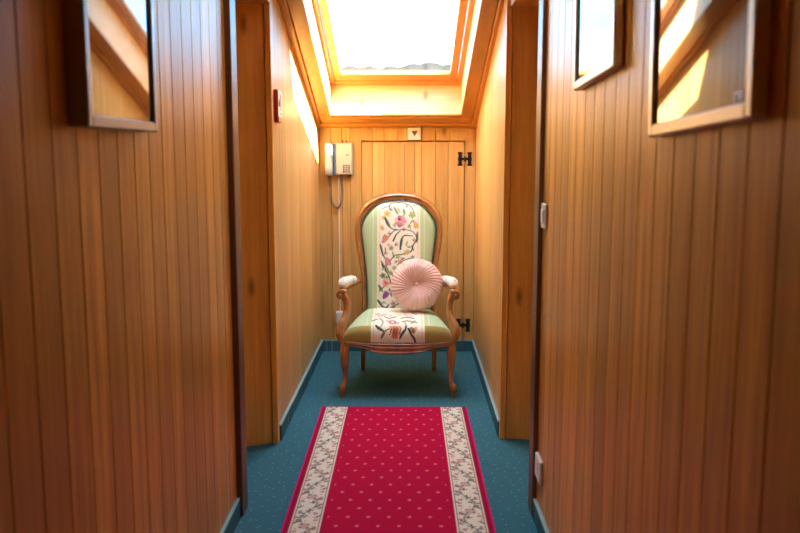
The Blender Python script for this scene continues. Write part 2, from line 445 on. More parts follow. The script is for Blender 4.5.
# ------------------------------------------------------------------ pictures on the near walls
def picture_glass(name, art, ior=1.5):
    """print under glass: art colour below a clear reflective coat"""
    w = NT(name); v = w.coord()
    n = w.noise(v, 7, 5, .6); n2 = w.noise(v, 25, 3)
    c = w.mix(w.ramp(n, (.42, (0, 0, 0)), (.58, (1, 1, 1))), art[0], art[1])
    c = w.mix(w.math('MULTIPLY', n2, .4), c, art[2])
    m = w.done(c, .03, .5); w.p.inputs['IOR'].default_value = ior
    return m
def picture(label, side, y0, y1, z0, h, depth, fw, fmat, gmat, tilt=0):
    X = NL if side < 0 else NR; s = 1 if side < 0 else -1
    t = thing('framed_picture', label, 'picture', (X, (y0 + y1) / 2, z0))
    xa, xb = sorted((X + s * .0005, X + s * depth)); z1 = z0 + h
    m = MB()
    r = .003
    m.rbox(xa, xb, y0, y0 + fw, z0, z1, r); m.rbox(xa, xb, y1 - fw, y1, z0, z1, r)
    m.rbox(xa, xb, y0 + fw, y1 - fw, z0, z0 + fw, r); m.rbox(xa, xb, y0 + fw, y1 - fw, z1 - fw, z1, r)
    f = m.build('frame', fmat)
    xg0, xg1 = sorted((X + s * .002, X + s * (depth - .007)))
    m = MB(); m.box(xg0, xg1, y0 + fw, y1 - fw, z0 + fw, z1 - fw)
    g = m.build('glazed_print', gmat)
    hold(t, f, g); t.rotation_euler.x = math.radians(tilt)
FR_DARK = plain('dark_metal_frame', (.34, .36, .38), .35, .5, .8)
FR_SILVER = plain('pale_frame', (.84, .82, .70), .35, .5, .6)
FR_GOLD = plain('pewter_wood_frame', (.80, .74, .58), .35, .5, .6)
GA = picture_glass('print_under_glass', ((.05, .05, .055), (.10, .09, .08), (.03, .03, .03)), 2.6)
picture('thick dark-framed glazed picture hung on the left boarded wall', -1, 1.63, 2.085, 1.447, .62, .042, .024, FR_DARK, GA)
picture('large pale-framed glazed picture nearest the camera on the right boarded wall', 1, 1.184, 1.685, 1.437, .62, .025, .024, FR_SILVER, GA, -2.2)
picture('smaller glazed picture hung further along the right wall beside the post', 1, 1.985, 2.455, 1.583, .5, .025, .024, FR_GOLD, GA, -2.8)

# ------------------------------------------------------------------ fittings
PLASTIC = plain('cream_plastic', (.62, .56, .42), .35, .5)
WHITE = plain('white_plastic', (.80, .79, .75), .35, .5)
GREY = plain('grey_plastic', (.16, .19, .21), .4, .5)
BLACK = plain('black_print', (.02, .02, .022), .6, .3)
# light switch, right wall by the post
t = thing('light_switch', 'cream light switch plate at hand height on right wall by dark post', 'switch', (NR, 3.02, 1.165))
m = MB(); m.rbox(NR - .010, NR - .0005, 2.975, 3.062, 1.125, 1.215, .003); a = m.build('switch_plate', PLASTIC)
m = MB(); m.rbox(NR - .015, NR - .0105, 2.993, 3.044, 1.145, 1.195, .003); b_ = m.build('rocker', WHITE); hold(t, a, b_)
# socket low on right wall
t = thing('wall_socket', 'white wall socket low on the right wall above the skirting', 'socket', (NR, 2.995, .23))
m = MB(); m.rbox(NR - .012, NR - .0005, 2.945, 3.06, .185, .275, .003); a = m.build('socket_plate', WHITE)
m = MB()
for dz in (-.018, 0, .018): m.cyl((NR - .0122, 3.0, .23 + dz), (-1, 0, 0), .004, .0006, 10)
b_ = m.build('pin_hole', BLACK); hold(t, a, b_)
# socket box behind the chair
t = thing('junction_box', 'small white junction box low on the back wall behind the armchair', 'junction box', (-.466, YB, .24))
m = MB(); m.rbox(-.492, -.443, YB - .03, YB + .0008, .198, .288, .004); a = m.build('box_body', WHITE)
m = MB(); m.rbox(-.487, -.448, YB - .033, YB - .0305, .203, .283, .001); b_ = m.build('cover', WHITE); hold(t, a, b_)
# cable from the phone to the box
m = MB(); m.rbox(-.467, -.459, YB - .0065, YB - .0008, .289, 1.225, .002)
tag(m.build('wall_cable', WHITE), 'thin white cable running straight down the back wall boards', 'cable')

# wall phone
px, py = -.43, YB
t = thing('wall_phone', 'cream wall telephone with coiled cord on the back wall boards', 'telephone', (px, YB, 1.345))
m = MB()
m.rbox(-.489, -.366, YB - .030, YB - .0005, 1.240, 1.458, .006)
m.rbox(-.478, -.368, YB - .048, YB - .0305, 1.243, 1.455, .006)
base = m.build('base', PLASTIC)
m = MB(); m.rbox(-.495, -.478, YB - .045, YB - .003, 1.236, 1.452, .003); cr = m.build('cradle', GREY)
m = MB()
prof = [(1.236, .020, .030), (1.242, .026, .040), (1.290, .027, .042), (1.31, .025, .034), (1.39, .025, .034), (1.41, .027, .042), (1.452, .026, .040), (1.458, .020, .030)]
rg = []
for z, hx, hy in prof:
    cx, cy = -.524, YB - .044
    rg.append([(cx + hx * math.copysign(abs(math.cos(q)) ** .5, math.cos(q)), cy + hy * math.copysign(abs(math.sin(q)) ** .5, math.sin(q)), z) for q in [2 * PI * k / 16 for k in range(16)]])
m.rings(rg); hs = m.build('handset', plain('pale_handset', (.46, .49, .48), .3, .5))
m = MB()
for r_ in range(4):
    for c_ in range(3):
        x0 = -.430 + c_ * .0175; z0 = 1.257 + r_ * .0145
        m.rbox(x0, x0 + .012, YB - .051, YB - .0482, z0, z0 + .009, .001)
kp = m.build('keypad', plain('dark_keys', (.06, .07, .08), .5))
m = MB(); m.rbox(-.412, -.386, YB - .0488, YB - .0482, 1.373, 1.378, .0002); nm = m.build('name_strip', BLACK)
m = MB(); m.cyl((-.432, YB - .02, 1.457), (0, 0, 1), .003, .022, 8); hk = m.build('prong', BLACK)
m = MB(); m.cyl((-.405, YB - .02, 1.457), (0, 0, 1), .003, .018, 8); hk2 = m.build('prong', BLACK)
m = MB(); m.rbox(-.402, -.376, YB - .03, YB - .004, 1.222, 1.2395, .003); pl = m.build('plug', plain('brown_plug', (.12, .05, .03), .5))
# coiled cord
path = [Vector(p) for p in ((-.524, YB - .044, 1.236), (-.522, YB - .04, 1.19), (-.517, YB - .03, 1.11), (-.506, YB - .022, 1.045), (-.476, YB - .02, 1.012), (-.448, YB - .022, 1.045), (-.440, YB - .024, 1.12), (-.440, YB - .03, 1.2), (-.440, YB - .03, 1.24))]
P2, _ = spline(path, [(0, 0)] * len(path), 60)
hel = []
for i, p in enumerate(P2):
    tg = (P2[min(i + 1, len(P2) - 1)] - P2[max(i - 1, 0)]).normalized(); s_ = tg.cross(Vector((0, 1, 0))).normalized(); w_ = s_.cross(tg)
    a_ = i * 2 * PI / 15
    hel.append(p + s_ * math.cos(a_) * .0075 + w_ * math.sin(a_) * .0075)
m = MB(); m.tube(hel, .0026, 6); cord = m.build('coiled_cord', plain('dark_cord', (.10, .105, .12), .45))
hold(t, base, cr, hs, kp, nm, hk, hk2, pl, cord)

# exit-light style switch plate with triangle above the door
t = thing('triangle_plate', 'small white plate with a dark downward triangle above the little door', 'sign', (.056, YB, 1.51))
m = MB(); m.rbox(.012, .100, YB - .014, YB - .0005, 1.477, 1.562, .004); a = m.build('plate', WHITE)
m = MB(); y0 = YB - .0152
m._add([(.036, y0, 1.539), (.080, y0, 1.539), (.058, y0, 1.502), (.036, y0 + .001, 1.539), (.080, y0 + .001, 1.539), (.058, y0 + .001, 1.502)], [(0, 1, 2), (3, 5, 4), (0, 3, 4, 1), (1, 4, 5, 2), (2, 5, 3, 0)])
b_ = m.build('triangle', plain('dark_violet_print', (.13, .065, .075), .5)); hold(t, a, b_)

# red alarm box on left wall by the jamb
RED = plain('red_enamel', (.55, .02, .03), .35)
t = thing('alarm_box', 'red and white alarm box on the far left wall beside the jamb', 'alarm', (FL, 3.98, 1.6))
AX = fl(4.04)
m = MB(); m.rbox(AX - .0015, AX + .018, 3.985, 4.10, 1.535, 1.687, .003); a = m.build('housing', RED)
m = MB(); m.rbox(AX + .0182, AX + .021, 3.987, 4.098, 1.561, 1.685, .001); f_ = m.build('front_plate', WHITE)
m = MB(); X = AX + .0212
m.box(X, X + .0012, 4.002, 4.03, 1.609, 1.629); m.box(X, X + .0012, 4.050, 4.066, 1.590, 1.665); m.box(X, X + .0012, 4.012, 4.022, 1.629, 1.643); m.box(X, X + .0012, 4.044, 4.072, 1.573, 1.581)
k_ = m.build('pictogram', BLACK)
m = MB(); m.rbox(AX + .0182, AX + .021, 3.989, 4.096, 1.539, 1.559, .001); s_ = m.build('amber_strip', plain('amber_strip', (.5, .2, .04), .4)); hold(t, a, f_, k_, s_)

# ------------------------------------------------------------------ painting helpers (patterns that belong to the cloth)
def ell(C, U, V, u, v, a, b, ang, col, alpha=1.0):
    ca, sa = math.cos(ang), math.sin(ang); x = (U - u) * ca + (V - v) * sa; y = -(U - u) * sa + (V - v) * ca
    d = (x / a) ** 2 + (y / b) ** 2
    k = np.clip((1.25 - d) / .5, 0, 1)[:, None] * alpha * .86; C[:] = C * (1 - k) + np.array(col) * k
def stroke(C, U, V, pts, w, col, w1=None, n=14):
    P = [Vector((p[0], p[1], 0)) for p in pts]
    Q, _ = spline(P, [(0, 0)] * len(P), max(2, n // max(1, len(P) - 1)))
    w1 = w if w1 is None else w1
    best = np.full(U.shape, 9.0)
    N = len(Q) - 1
    for i in range(N):
        p, q = Q[i], Q[i + 1]; dx, dy = q.x - p.x, q.y - p.y; L = dx * dx + dy * dy + 1e-12
        t_ = np.clip(((U - p.x) * dx + (V - p.y) * dy) / L, 0, 1)
        d = np.hypot(U - p.x - t_ * dx, V - p.y - t_ * dy)
        s = (i + t_) / N; ww = w + (w1 - w) * s
        best = np.minimum(best, d / np.maximum(ww, 1e-6))
    k = np.clip((1.3 - best) / .5, 0, 1)[:, None]; C[:] = C * (1 - k) + np.array(col) * k
def leaf(C, U, V, p, q, w, col):
    ell(C, U, V, (p[0] + q[0]) / 2, (p[1] + q[1]) / 2, math.dist(p, q) / 2, w, math.atan2(q[1] - p[1], q[0] - p[0]), col)
DG, MG, LG = lin(62, 84, 66), lin(104, 124, 84), lin(158, 168, 104)
PK, MAG, ROSE = lin(206, 140, 150), lin(160, 78, 118), lin(226, 178, 178)
OR, YE, BR, RD = lin(216, 140, 90), lin(206, 176, 92), lin(140, 88, 52), lin(190, 92, 92)
CREAM = lin(232, 222, 198)

# ------------------------------------------------------------------ rug
RX0, RX1, RY0, RY1 = -.4625, .3335, -1.2, 4.475
def make_rug():
    st = .005; nx = int(round((RX1 - RX0) / st)); ny = int(round((RY1 - RY0) / st))
    xs = np.linspace(RX0, RX1, nx + 1); ys = np.linspace(RY0, RY1, ny + 1)
    U, V = np.meshgrid(xs - RX0, ys - RY0); U = U.ravel(); V = V.ravel(); W = RX1 - RX0
    red = np.array(lin(184, 12, 60)); C = np.tile(red, (len(U), 1))
    e = np.minimum(U, W - U)                       # distance from the long edge
    mir = U > W / 2
    # dots
    L = .079
    rowf = V / L; row = np.round(rowf); cu = (U - W / 2) / L + .5 * (row % 2); cc = np.round(cu)
    d = np.hypot((cu - cc) * L / .0062, (rowf - row) * L / .0085)
    k = np.clip((1.3 - d) / .6, 0, 1)[:, None] * ((e > .165)[:, None]); C = C * (1 - k) + np.array(lin(222, 130, 128)) * k
    # border
    C[e < .010] = lin(196, 30, 110)
    C[(e >= .010) & (e < .026)] = lin(158, 12, 52)
    bd = (e >= .026) & (e < .143)
    B = np.tile(np.array(lin(226, 220, 200)), (len(U), 1))
    q = (e - .026)                                  # 0 .. .117 across
    per = .27
    vv = np.where(mir, V + per * .5, V) % per
    idx = np.where(bd)[0]
    b_ = B[idx]; qq = q[idx]; v0 = vv[idx]
    for sh in (-per, 0, per):
        z = v0 - sh - per / 2                       # centred on a motif
        vine = [(.058 + .026 * math.sin(2 * PI * t_ / 8), (t_ / 8 - .5) * per) for t_ in range(9)]
        stroke(b_, qq, z, vine, .0026, lin(128, 124, 108), n=48)
        for t_, s_ in ((-.40, 1), (-.24, -1), (-.12, 1), (.12, -1), (.26, 1), (.40, -1)):
            cv = t_ * per; cu_ = .058 + .026 * math.sin(2 * PI * (t_ + .5))
            stroke(b_, qq, z, ((cu_, cv), (cu_ + s_ * .016, cv + .006), (cu_ + s_ * .022, cv + .022), (cu_ + s_ * .012, cv + .030)), .0022, lin(120, 122, 104))
            for k in range(4):
                a_ = 2.2 * k + t_ * 9; leaf(b_, qq, z, (cu_ + s_ * .014, cv + .012), (cu_ + s_ * .014 + .013 * math.cos(a_), cv + .012 + .015 * math.sin(a_)), .0042, (lin(112, 118, 98), lin(150, 148, 122), lin(166, 84, 98), lin(88, 96, 92))[k])
        rr = np.random.RandomState(21)
        for k in range(34):
            cu_, cv, a_ = .012 + .092 * rr.rand(), (rr.rand() - .5) * per, rr.rand() * 6.28
            leaf(b_, qq, z, (cu_, cv), (cu_ + .010 * math.cos(a_), cv + .012 * math.sin(a_)), .0034, (lin(150, 146, 126), lin(188, 128, 128), lin(120, 118, 110))[k % 3])
        # rosette
        for a_ in range(8):
            ell(b_, qq, z, .056 + .015 * math.cos(a_ * PI / 4), .0 + .017 * math.sin(a_ * PI / 4), .0095, .0065, a_ * PI / 4, lin(90, 96, 92) if a_ % 2 else lin(206, 158, 150))
        ell(b_, qq, z, .056, 0, .012, .013, 0, lin(222, 186, 172)); ell(b_, qq, z, .056, 0, .0045, .005, 0, lin(170, 90, 100))
        # star flower and buds
        for a_ in range(4):
            ell(b_, qq, z, .060 + .010 * math.cos(a_ * PI / 2), per * .5 + .012 * math.sin(a_ * PI / 2), .008, .0042, a_ * PI / 2, lin(72, 62, 92))
            ell(b_, qq, z, .060 + .010 * math.cos(a_ * PI / 2), -per * .5 + .012 * math.sin(a_ * PI / 2), .008, .0042, a_ * PI / 2, lin(72, 62, 92))
        for cu_, cv in ((.092, .05), (.098, -.075), (.088, .11), (.022, -.045), (.018, .075), (.094, -.02)):
            ell(b_, qq, z, cu_, cv, .0085, .0095, 0, lin(176, 58, 88)); ell(b_, qq, z, cu_, cv, .003, .003, 0, lin(230, 190, 180))
        for cu_, cv in ((.018, .03), (.1, .085), (.02, -.1), (.1, -.11)):
            leaf(b_, qq, z, (cu_ - .01, cv - .012), (cu_ + .01, cv + .012), .005, lin(70, 84, 76))
    B[idx] = b_
    C[bd] = B[bd]
    for a_, bb in ((.026, .0295), (.033, .0355), (.134, .1365), (.1395, .143)):
        C[(e >= a_) & (e < bb)] = lin(168, 120, 112) if a_ in (.033, .134) else lin(236, 230, 214)
    C[RY1 - (V + RY0) < .008] = lin(150, 14, 60)
    X, Y = np.meshgrid(xs, ys)
    m = MB(); hz = .009
    m.v = [(float(x), float(y), hz) for x, y in zip(X.ravel(), Y.ravel())]
    w_ = nx + 1
    fs = [(j * w_ + i, j * w_ + i + 1, (j + 1) * w_ + i + 1, (j + 1) * w_ + i) for j in range(ny) for i in range(nx)]
    m.f = fs; m.tone = [.5] * len(fs); m.mi = [0] * len(fs); m.sm = [False] * len(fs)
    # skirt to the floor
    edge = [i for i in range(w_)] + [j * w_ + nx for j in range(1, ny + 1)] + [ny * w_ + i for i in range(nx - 1, -1, -1)] + [j * w_ for j in range(ny - 1, 0, -1)]
    b0 = len(m.v); m.v += [(m.v[i][0], m.v[i][1], .0006) for i in edge]; n = len(edge)
    for i in range(n):
        j = (i + 1) % n; m.f.append((edge[i], edge[j], b0 + j, b0 + i)); m.tone.append(.5); m.mi.append(0); m.sm.append(False)
    m.f.append(tuple(range(b0, b0 + n))); m.tone.append(.5); m.mi.append(0); m.sm.append(False)
    C = np.vstack([C, C[edge]])
    o = m.build('runner_rug', painted('wool_rug', .95, 500, .5, .0), vcol=C)
    tag(o, 'long crimson runner rug with cream floral borders on the blue carpet', 'rug')
make_rug()

# ------------------------------------------------------------------ armchair
CX, CY = -.046, 4.98
chair = thing('armchair', 'carved wooden armchair with floral needlepoint seat and tall rounded back', 'chair', (CX, CY, 0))
def cbuild(m, name, mat, **kw):
    m.v = [(p[0], p[1] - CY, p[2]) for p in m.v]       # modelled as (x from chair centre, room depth, height)
    return m.build(name, mat, chair, **kw)
Yb = lambda z: 5.225 + (z - .40) * .215                 # rake of the back
outer = [(.226, .28), (.226, .38), (.228, .50), (.235, .60), (.256, .725), (.270, .80), (.279, .87), (.279, .925), (.269, .985), (.238, 1.043), (.184, 1.093), (.10, 1.129), (0, 1.141)]
inner = [(.200, .28), (.201, .38), (.204, .50), (.208, .60), (.221, .725), (.231, .80), (.239, .865), (.243, .915), (.234, .958), (.206, 1.008), (.158, 1.055), (.088, 1.088), (0, 1.098)]
def smooth2(c, sub=6):
    P, _ = spline([Vector((a, z, 0)) for a, z in c], [(0, 0)] * len(c), sub); return [(p.x, p.y) for p in P]
so, si = smooth2(outer), smooth2(inner)
so = so + [(-a, z) for a, z in reversed(so[:-1])]; si = si + [(-a, z) for a, z in reversed(si[:-1])]
m = MB(); rg = []
prof = [(0, .030), (-.02, .012), (.10, -.004), (.28, -.016), (.46, -.018), (.60, -.010), (.70, -.006), (.82, -.013), (.95, -.008), (1.0, .005), (1.0, .030)]
for (ox, oz), (ix, iz) in zip(so, si):
    rg.append([(ox + (ix - ox) * a, Yb(oz + (iz - oz) * a) + d, oz + (iz - oz) * a) for a, d in prof])
m.rings(rg); cbuild(m, 'back_frame', CHAIRWOOD)

def paint_back(C, U, V):
    """needlepoint of the back; U, V in design units (about 6.5 mm each)"""
    def st(*a, w=.55, c=DG, w1=None): stroke(C, U, V, a, w * .72, c, w1 and w1 * .72)
    def lf(p, q, w=1.0, c=DG): leaf(C, U, V, p, q, w * .78, c)
    def fl(u, v, r, c, c2):
        for k in range(5):
            a = k * 2 * PI / 5 + u; ell(C, U, V, u + r * .6 * math.cos(a), v + r * .6 * math.sin(a), r * .62, r * .45, a, c)
        ell(C, U, V, u, v, r * .32, r * .32, 0, c2)
    def tulip(u, v, r, ang, c, c2):
        for s, cc in ((-.5, c), (.5, c), (0, c2)):
            ell(C, U, V, u + r * .45 * s * math.cos(ang + PI / 2), v + r * .45 * s * math.sin(ang + PI / 2), r, r * .42, ang + s * .5, cc)
    st((383, 208), (390, 206), (391, 203.5), (400, 202.5), (410, 205), (414, 211), w=.5)
    st((391, 204), (390, 209), w=.5); st((413, 206), (417, 204), w=.5)
    lf((394, 206), (399, 214), 1.5, MG); lf((404, 208), (405, 214), 1.5, MG); lf((397, 206), (401, 212), 1.2, LG); lf((406, 213), (402, 216), 1.0, LG)
    fl(388, 213, 3.0, YE, OR); fl(412.5, 214, 3.2, LG, YE); fl(384.5, 217, 2, YE, LG)
    for k in range(7):
        a = k * 2 * PI / 7; ell(C, U, V, 401 + 3.6 * math.cos(a), 220.5 + 3.4 * math.sin(a), 2.6, 2.2, a, (PK, ROSE, MAG)[k % 3])
    ell(C, U, V, 401, 221, 3, 2.6, 0, PK); ell(C, U, V, 400, 218.5, 1.5, .9, 0, lin(80, 30, 50)); st((397.5, 222), (400, 225), (404.5, 223), w=.4, c=MAG)
    st((386, 217), (388, 223), (393, 227.5), (399, 228.5), w=1.1, w1=.5); lf((386.5, 217), (391, 226), 1.3)
    tulip(416, 224, 3.4, 1.2, OR, YE); st((411, 228), (410, 224), (412, 220), w=.5, c=MG); fl(409.5, 225, 1.8, LG, MG)
    tulip(383, 226.5, 2.6, 1.1, OR, YE)
    tulip(386, 237, 4.0, -1.1, RD, OR); fl(384, 240, 1.6, PK, RD)
    st((390, 235), (394, 230), (399, 228.5), (408, 228.5), (414, 231), (417, 236), w=.55)
    st((394, 239), (397, 233), (401, 229.5), w=1.2, w1=.5); st((401, 247), (401.5, 239), (405, 234), (413, 234.5), w=1.3, w1=.5)
    lf((401, 246), (403, 236), 1.4); lf((417.5, 230), (417, 241), 1.5); st((417, 238), (413, 244), (411.5, 249), (405, 252), w=.8); lf((412, 243), (414, 249), 1.0)
    lf((406, 244), (408, 239), 1.3, LG); fl(392, 246, 2.2, lin(150, 140, 120), MG); fl(389.5, 243, 1.6, ROSE, MG)
    lf((381.5, 242), (384, 254), 1.3); st((381, 243), (383, 250), (386, 256), w=.7); lf((387, 252), (386, 245), .9, MG)
    st((391, 258), (396, 253), (403, 252), (409, 248.5), w=.8, c=MG); fl(407, 250, 2.4, YE, LG); fl(398.5, 254.5, 2.0, LG, YE)
    tulip(388.5, 259, 4.2, 1.3, MAG, PK); lf((393, 249), (395, 256), 1.0, MG)
    lf((382, 258), (388, 270), 1.5); lf((386, 262), (391, 271), 1.2, MG); st((383, 262), (389, 271), (392, 280), w=.8)
    fl(401, 259, 2.2, OR, YE); st((398, 262), (404, 258), (413, 255), w=.6, c=lin(110, 118, 126)); fl(395, 265, 2.0, LG, YE); fl(413, 254.5, 1.6, lin(130, 136, 146), MG)
    fl(384, 272.5, 2.6, MG, DG); fl(388, 274, 1.6, MG, LG); lf((391, 268), (395, 275), 1.1, MG)
    for k in range(6):
        a = k * PI / 3; ell(C, U, V, 387 + 2.6 * math.cos(a), 279.5 + 2.6 * math.sin(a), 2.0, 1.7, a, (OR, ROSE)[k % 2])
    ell(C, U, V, 387, 279.5, 1.7, 1.7, 0, RD)
    lf((379.5, 281), (384, 288), 1.6, DG); lf((380, 288), (385, 283), 1.1, MG); tulip(386.5, 291, 4.2, -1.0, MAG, lin(130, 80, 140))
    lf((390, 284), (393, 293), 1.2); st((379, 296), (383, 301), (390, 304), w=1.1, w1=.6); lf((380, 296), (384, 303), 1.4); lf((390, 299), (386, 306), 1.2)
    fl(394, 299, 2.4, PK, MAG); st((386, 306), (394, 302), (404, 296), (412, 290), (415, 280), (410, 270), w=.8, c=MG); lf((384, 304), (380, 308), 1.2)
    r3 = np.random.RandomState(4)
    spine = [(391, 209), (407, 207), (413, 219), (394, 224), (404, 229), (389, 232), (413, 238), (396, 243), (409, 246), (386, 250), (396, 258), (404, 256), (385, 266), (393, 270), (399, 276), (383, 284), (391, 288), (398, 291), (385, 297), (396, 303), (405, 293), (409, 297)]
    for u, v in spine:
        a = r3.rand() * 6.28
        for k in range(3):
            b_ = a + (k - 1) * .8; lf((u, v), (u + 3.2 * math.cos(b_), v + 3.2 * math.sin(b_)), .62, (DG, MG, LG)[(k + int(u)) % 3])
        if r3.rand() < .55: ell(C, U, V, u, v, 1.0, .9, 0, (YE, ROSE, OR, MAG)[int(r3.rand() * 4)])
    fl(404, 285, 3.5, OR, YE); lf((412, 290), (416, 280), 1.4); fl(410, 303, 2.8, MAG, PK)
def stripe_ground(U, half, tilt=0):
    """cream centre band, pale edge stripes and mint side bands (U: signed distance from the centre, metres)"""
    a = np.abs(U); C = np.tile(np.array(lin(228, 226, 210)), (len(U), 1))
    C[a > half] = lin(224, 204, 178)
    C[(a > half + .008) & (a <= half + .018)] = lin(236, 226, 200)
    g = a > half + .018; C[g] = lin(178, 200, 156)
    C[(a > half + .040) & (a <= half + .048)] = lin(194, 212, 176)
    return C
# upholstered back
m = MB(); nz, nu = 260, 200
zz = np.linspace(.335, 1.0935, nz); zz = 1.0935 - (1.0935 - .335) * (np.linspace(1, 0, nz) ** 1.0)
hi = [a for a, z in si[:len(si) // 2 + 1]]; hz_ = [z for a, z in si[:len(si) // 2 + 1]]
rg = []; UV = []
for z in zz:
    hw = float(np.interp(z, hz_, hi)) + .002
    row = []
    for k in range(nu + 1):
        u = -1 + 2 * k / nu; x = hw * u
        # distance to rim gives the padded dome
        eu = hw * (1 - abs(u)); ez = min(1.098 - z, .25)
        dd = min(eu, ez * 1.0 if z > .9 else .25)
        dome = .040 * (1 - math.exp(-dd / .035))
        row.append((x, Yb(z) + .004 - dome, z)); UV.append((x, z))
    rg.append(row)
m.rings(rg, closed=False, cap=False)
UV = np.array(UV); C = stripe_ground(UV[:, 0], .118)
paint_back(C, 399.3 + UV[:, 0] * 154.4, 199.4 + (1.097 - UV[:, 1]) * 154.4)
NEEDLE = painted('needlepoint', .9, 700, .35, .1)
# close the back of the padding
b0 = len(m.v); k0 = [0, nu, (nz - 1) * (nu + 1) + nu, (nz - 1) * (nu + 1)]
back_ring = [(float(np.interp(z, hz_, hi)), Yb(z) + .028, z) for z in zz] + [(-float(np.interp(z, hz_, hi)), Yb(z) + .028, z) for z in zz[::-1]]
m._add(back_ring, [tuple(range(len(back_ring)))])
C = np.vstack([C, np.tile(np.array(lin(190, 186, 140)), (len(back_ring), 1))])
cbuild(m, 'backrest', NEEDLE, vcol=C)
# nail trim round the back
NAIL = plain('antique_nail', (.06, .045, .03), .4, .5, .5)
m = MB(); acc = 0
for i in range(1, len(si)):
    (xa, za), (xb, zb) = si[i - 1], si[i]; L = math.hypot(xb - xa, zb - za); t_ = acc
    while t_ < L:
        f = t_ / L; x, z = xa + (xb - xa) * f, za + (zb - za) * f
        cz = .75; sx = x * .975; szz = z if z < .9 else .9 + (z - .9) * .972
        if z > .42: m.sphere((sx, Yb(z) - .017, szz), .0060, 8, 5)
        t_ += .0135
    acc = t_ - L
cbuild(m, 'nail_trim', NAIL)

# seat cushion
m = MB(); ny_ = 150
SEC = [(k / 90 * .9, (1 - (k / 90 * .9) ** 5.3) ** .25) for k in range(91)]
SEC += [((1 - zf ** 4) ** (1 / 5.3), zf) for zf in np.linspace(SEC[-1][1], 0, 28)[1:]]
SEC = [(-u, zf) for u, zf in SEC[:0:-1]] + SEC; nt = len(SEC) - 1
rg = []; UV = []
for j in range(ny_ + 1):
    q = j / ny_
    if q < .35:   # rolled front
        a = (q / .35) * PI / 2; Y = 4.700 + .062 * (1 - math.cos(a)) ; top = .318 + .096 * math.sin(a) ** .6; arc = a
    else:
        f = (q - .35) / .65; Y = 4.762 + f * .47; top = .414 + .014 * math.sin(min(1, f * 1.6) * PI / 2) - .012 * max(0, f - .6); 
    hw = .318 - .085 * (Y - 4.70) / .53
    bow = lambda x: -.018 * (1 - (x / .32) ** 2)
    row = []
    for u, zf in SEC:
        x = hw * u; z = .312 + (top - .312) * zf
        yy = Y + bow(x) * max(0, 1 - (Y - 4.70) / .2)
        row.append((x, yy, z)); 
        # design coordinate running over the roll (front bottom 343 -> fold 329 -> top 311)
        v = 343 - 14 * min(1, q / .28) - (18 * min(1, (Y - 4.735) / .33) if Y > 4.735 else 0) 
        if Y > 5.065: v -= (Y - 5.065) * 60
        UV.append((x, v))
    rg.append(row)
m.rings(rg, closed=False, cap=False)
f0 = rg[0]; m._add([p for p in f0], [tuple(range(len(f0)))]); m._add(rg[-1], [tuple(range(nt + 1))])
bot = [r[0] for r in rg] + [r[-1] for r in reversed(rg)]; m._add(bot, [tuple(range(len(bot)))])
UV = np.array(UV); C = stripe_ground(UV[:, 0], .135)
U = 398 + UV[:, 0] * 172; V = UV[:, 1]
def sst(*a, w=.7, c=lin(60, 62, 48), w1=None): stroke(C, U, V, a, w, c, w1)
def slf(p, q, w=1.0, c=lin(60, 62, 48)): leaf(C, U, V, p, q, w, c)
for u, v, r, c in ((379.6, 317.3, 3.2, PK), (384, 316, 1.8, MAG), (409, 318, 3.6, ROSE), (405, 316, 2, PK), (392.6, 325.5, 4.0, MAG), (388, 324, 2.2, PK), (397, 326.5, 2.2, lin(150, 110, 160)), (399, 316, 2.2, YE), (390, 317.5, 1.8, LG)):
    ell(C, U, V, u, v, r, r * .55, 0, c); ell(C, U, V, u, v, r * .4, r * .25, 0, CREAM)
for a in (((379, 321), (383, 325), (381, 331)), ((377, 322), (372, 324)), ((384, 319), (389, 321), (396, 319)), ((401, 321), (406, 320), (414, 321)), ((402, 325), (408, 324), (417, 326)), ((405, 326), (407, 331)), ((411, 327), (415, 324)), ((375, 316), (378, 314)), ((412, 314), (417, 316))):
    sst(*a, w=.55, c=lin(110, 122, 96))
sst((376.5, 329.5), (379, 334), (384, 336.5), w=1.3, w1=.8); slf((375.5, 329), (384, 336.5), 1.3); slf((381.5, 342), (386, 336), 1.2); sst((386, 336), (390, 334), w=.6)
for s, c in ((-1, OR), (1, OR), (0, BR)): ell(C, U, V, 395.4 + 3 * s, 336 - abs(s), 2.6, 5.4, .35 * s, c)
for k in range(4): sst((390 + k * 3.2, 339.5), (392 + k * 3.0, 334), w=.45, c=lin(120, 60, 40))
ell(C, U, V, 395, 331, 4.5, 1.6, 0, OR); ell(C, U, V, 395, 340.5, 3.5, 1.4, 0, RD)
sst((406, 331), (405, 336), (400, 341.5), w=1.0, w1=.7); slf((404.5, 335), (400, 341.5), 1.1)
for s in (-1, 1): ell(C, U, V, 413.5 + 1.5 * s, 335, 1.8, 3.8, .3 * s, (BR, OR)[s > 0])
ell(C, U, V, 413.6, 336, 1.0, 2.6, 0, lin(110, 60, 40)); sst((408.5, 334), (411, 339), (415, 342.6), w=1.2, w1=.7)
# the front face is an olive-gold band below the fold on the side stripes
fr = (V > 329.5) & (np.abs(UV[:, 0]) > .155); C[fr] = lin(160, 142, 82)
pad = len(m.v) - len(UV); C = np.vstack([C, np.tile(np.array(lin(180, 170, 120)), (pad, 1))])
cbuild(m, 'seat', NEEDLE, vcol=C)
# seat nails along the rail (front and at the two posts)
m = MB()
for k in range(47):
    x = -.305 + .61 * k / 46; m.sphere((x, 4.6965 - .018 * (1 - (x / .32) ** 2), .3175), .0046, 8, 5)
for s in (-1, 1):
    for k in range(5): m.sphere((s * .3185, 4.712, .325 + k * .0125), .0046, 8, 5)
cbuild(m, 'nail_trim', NAIL)

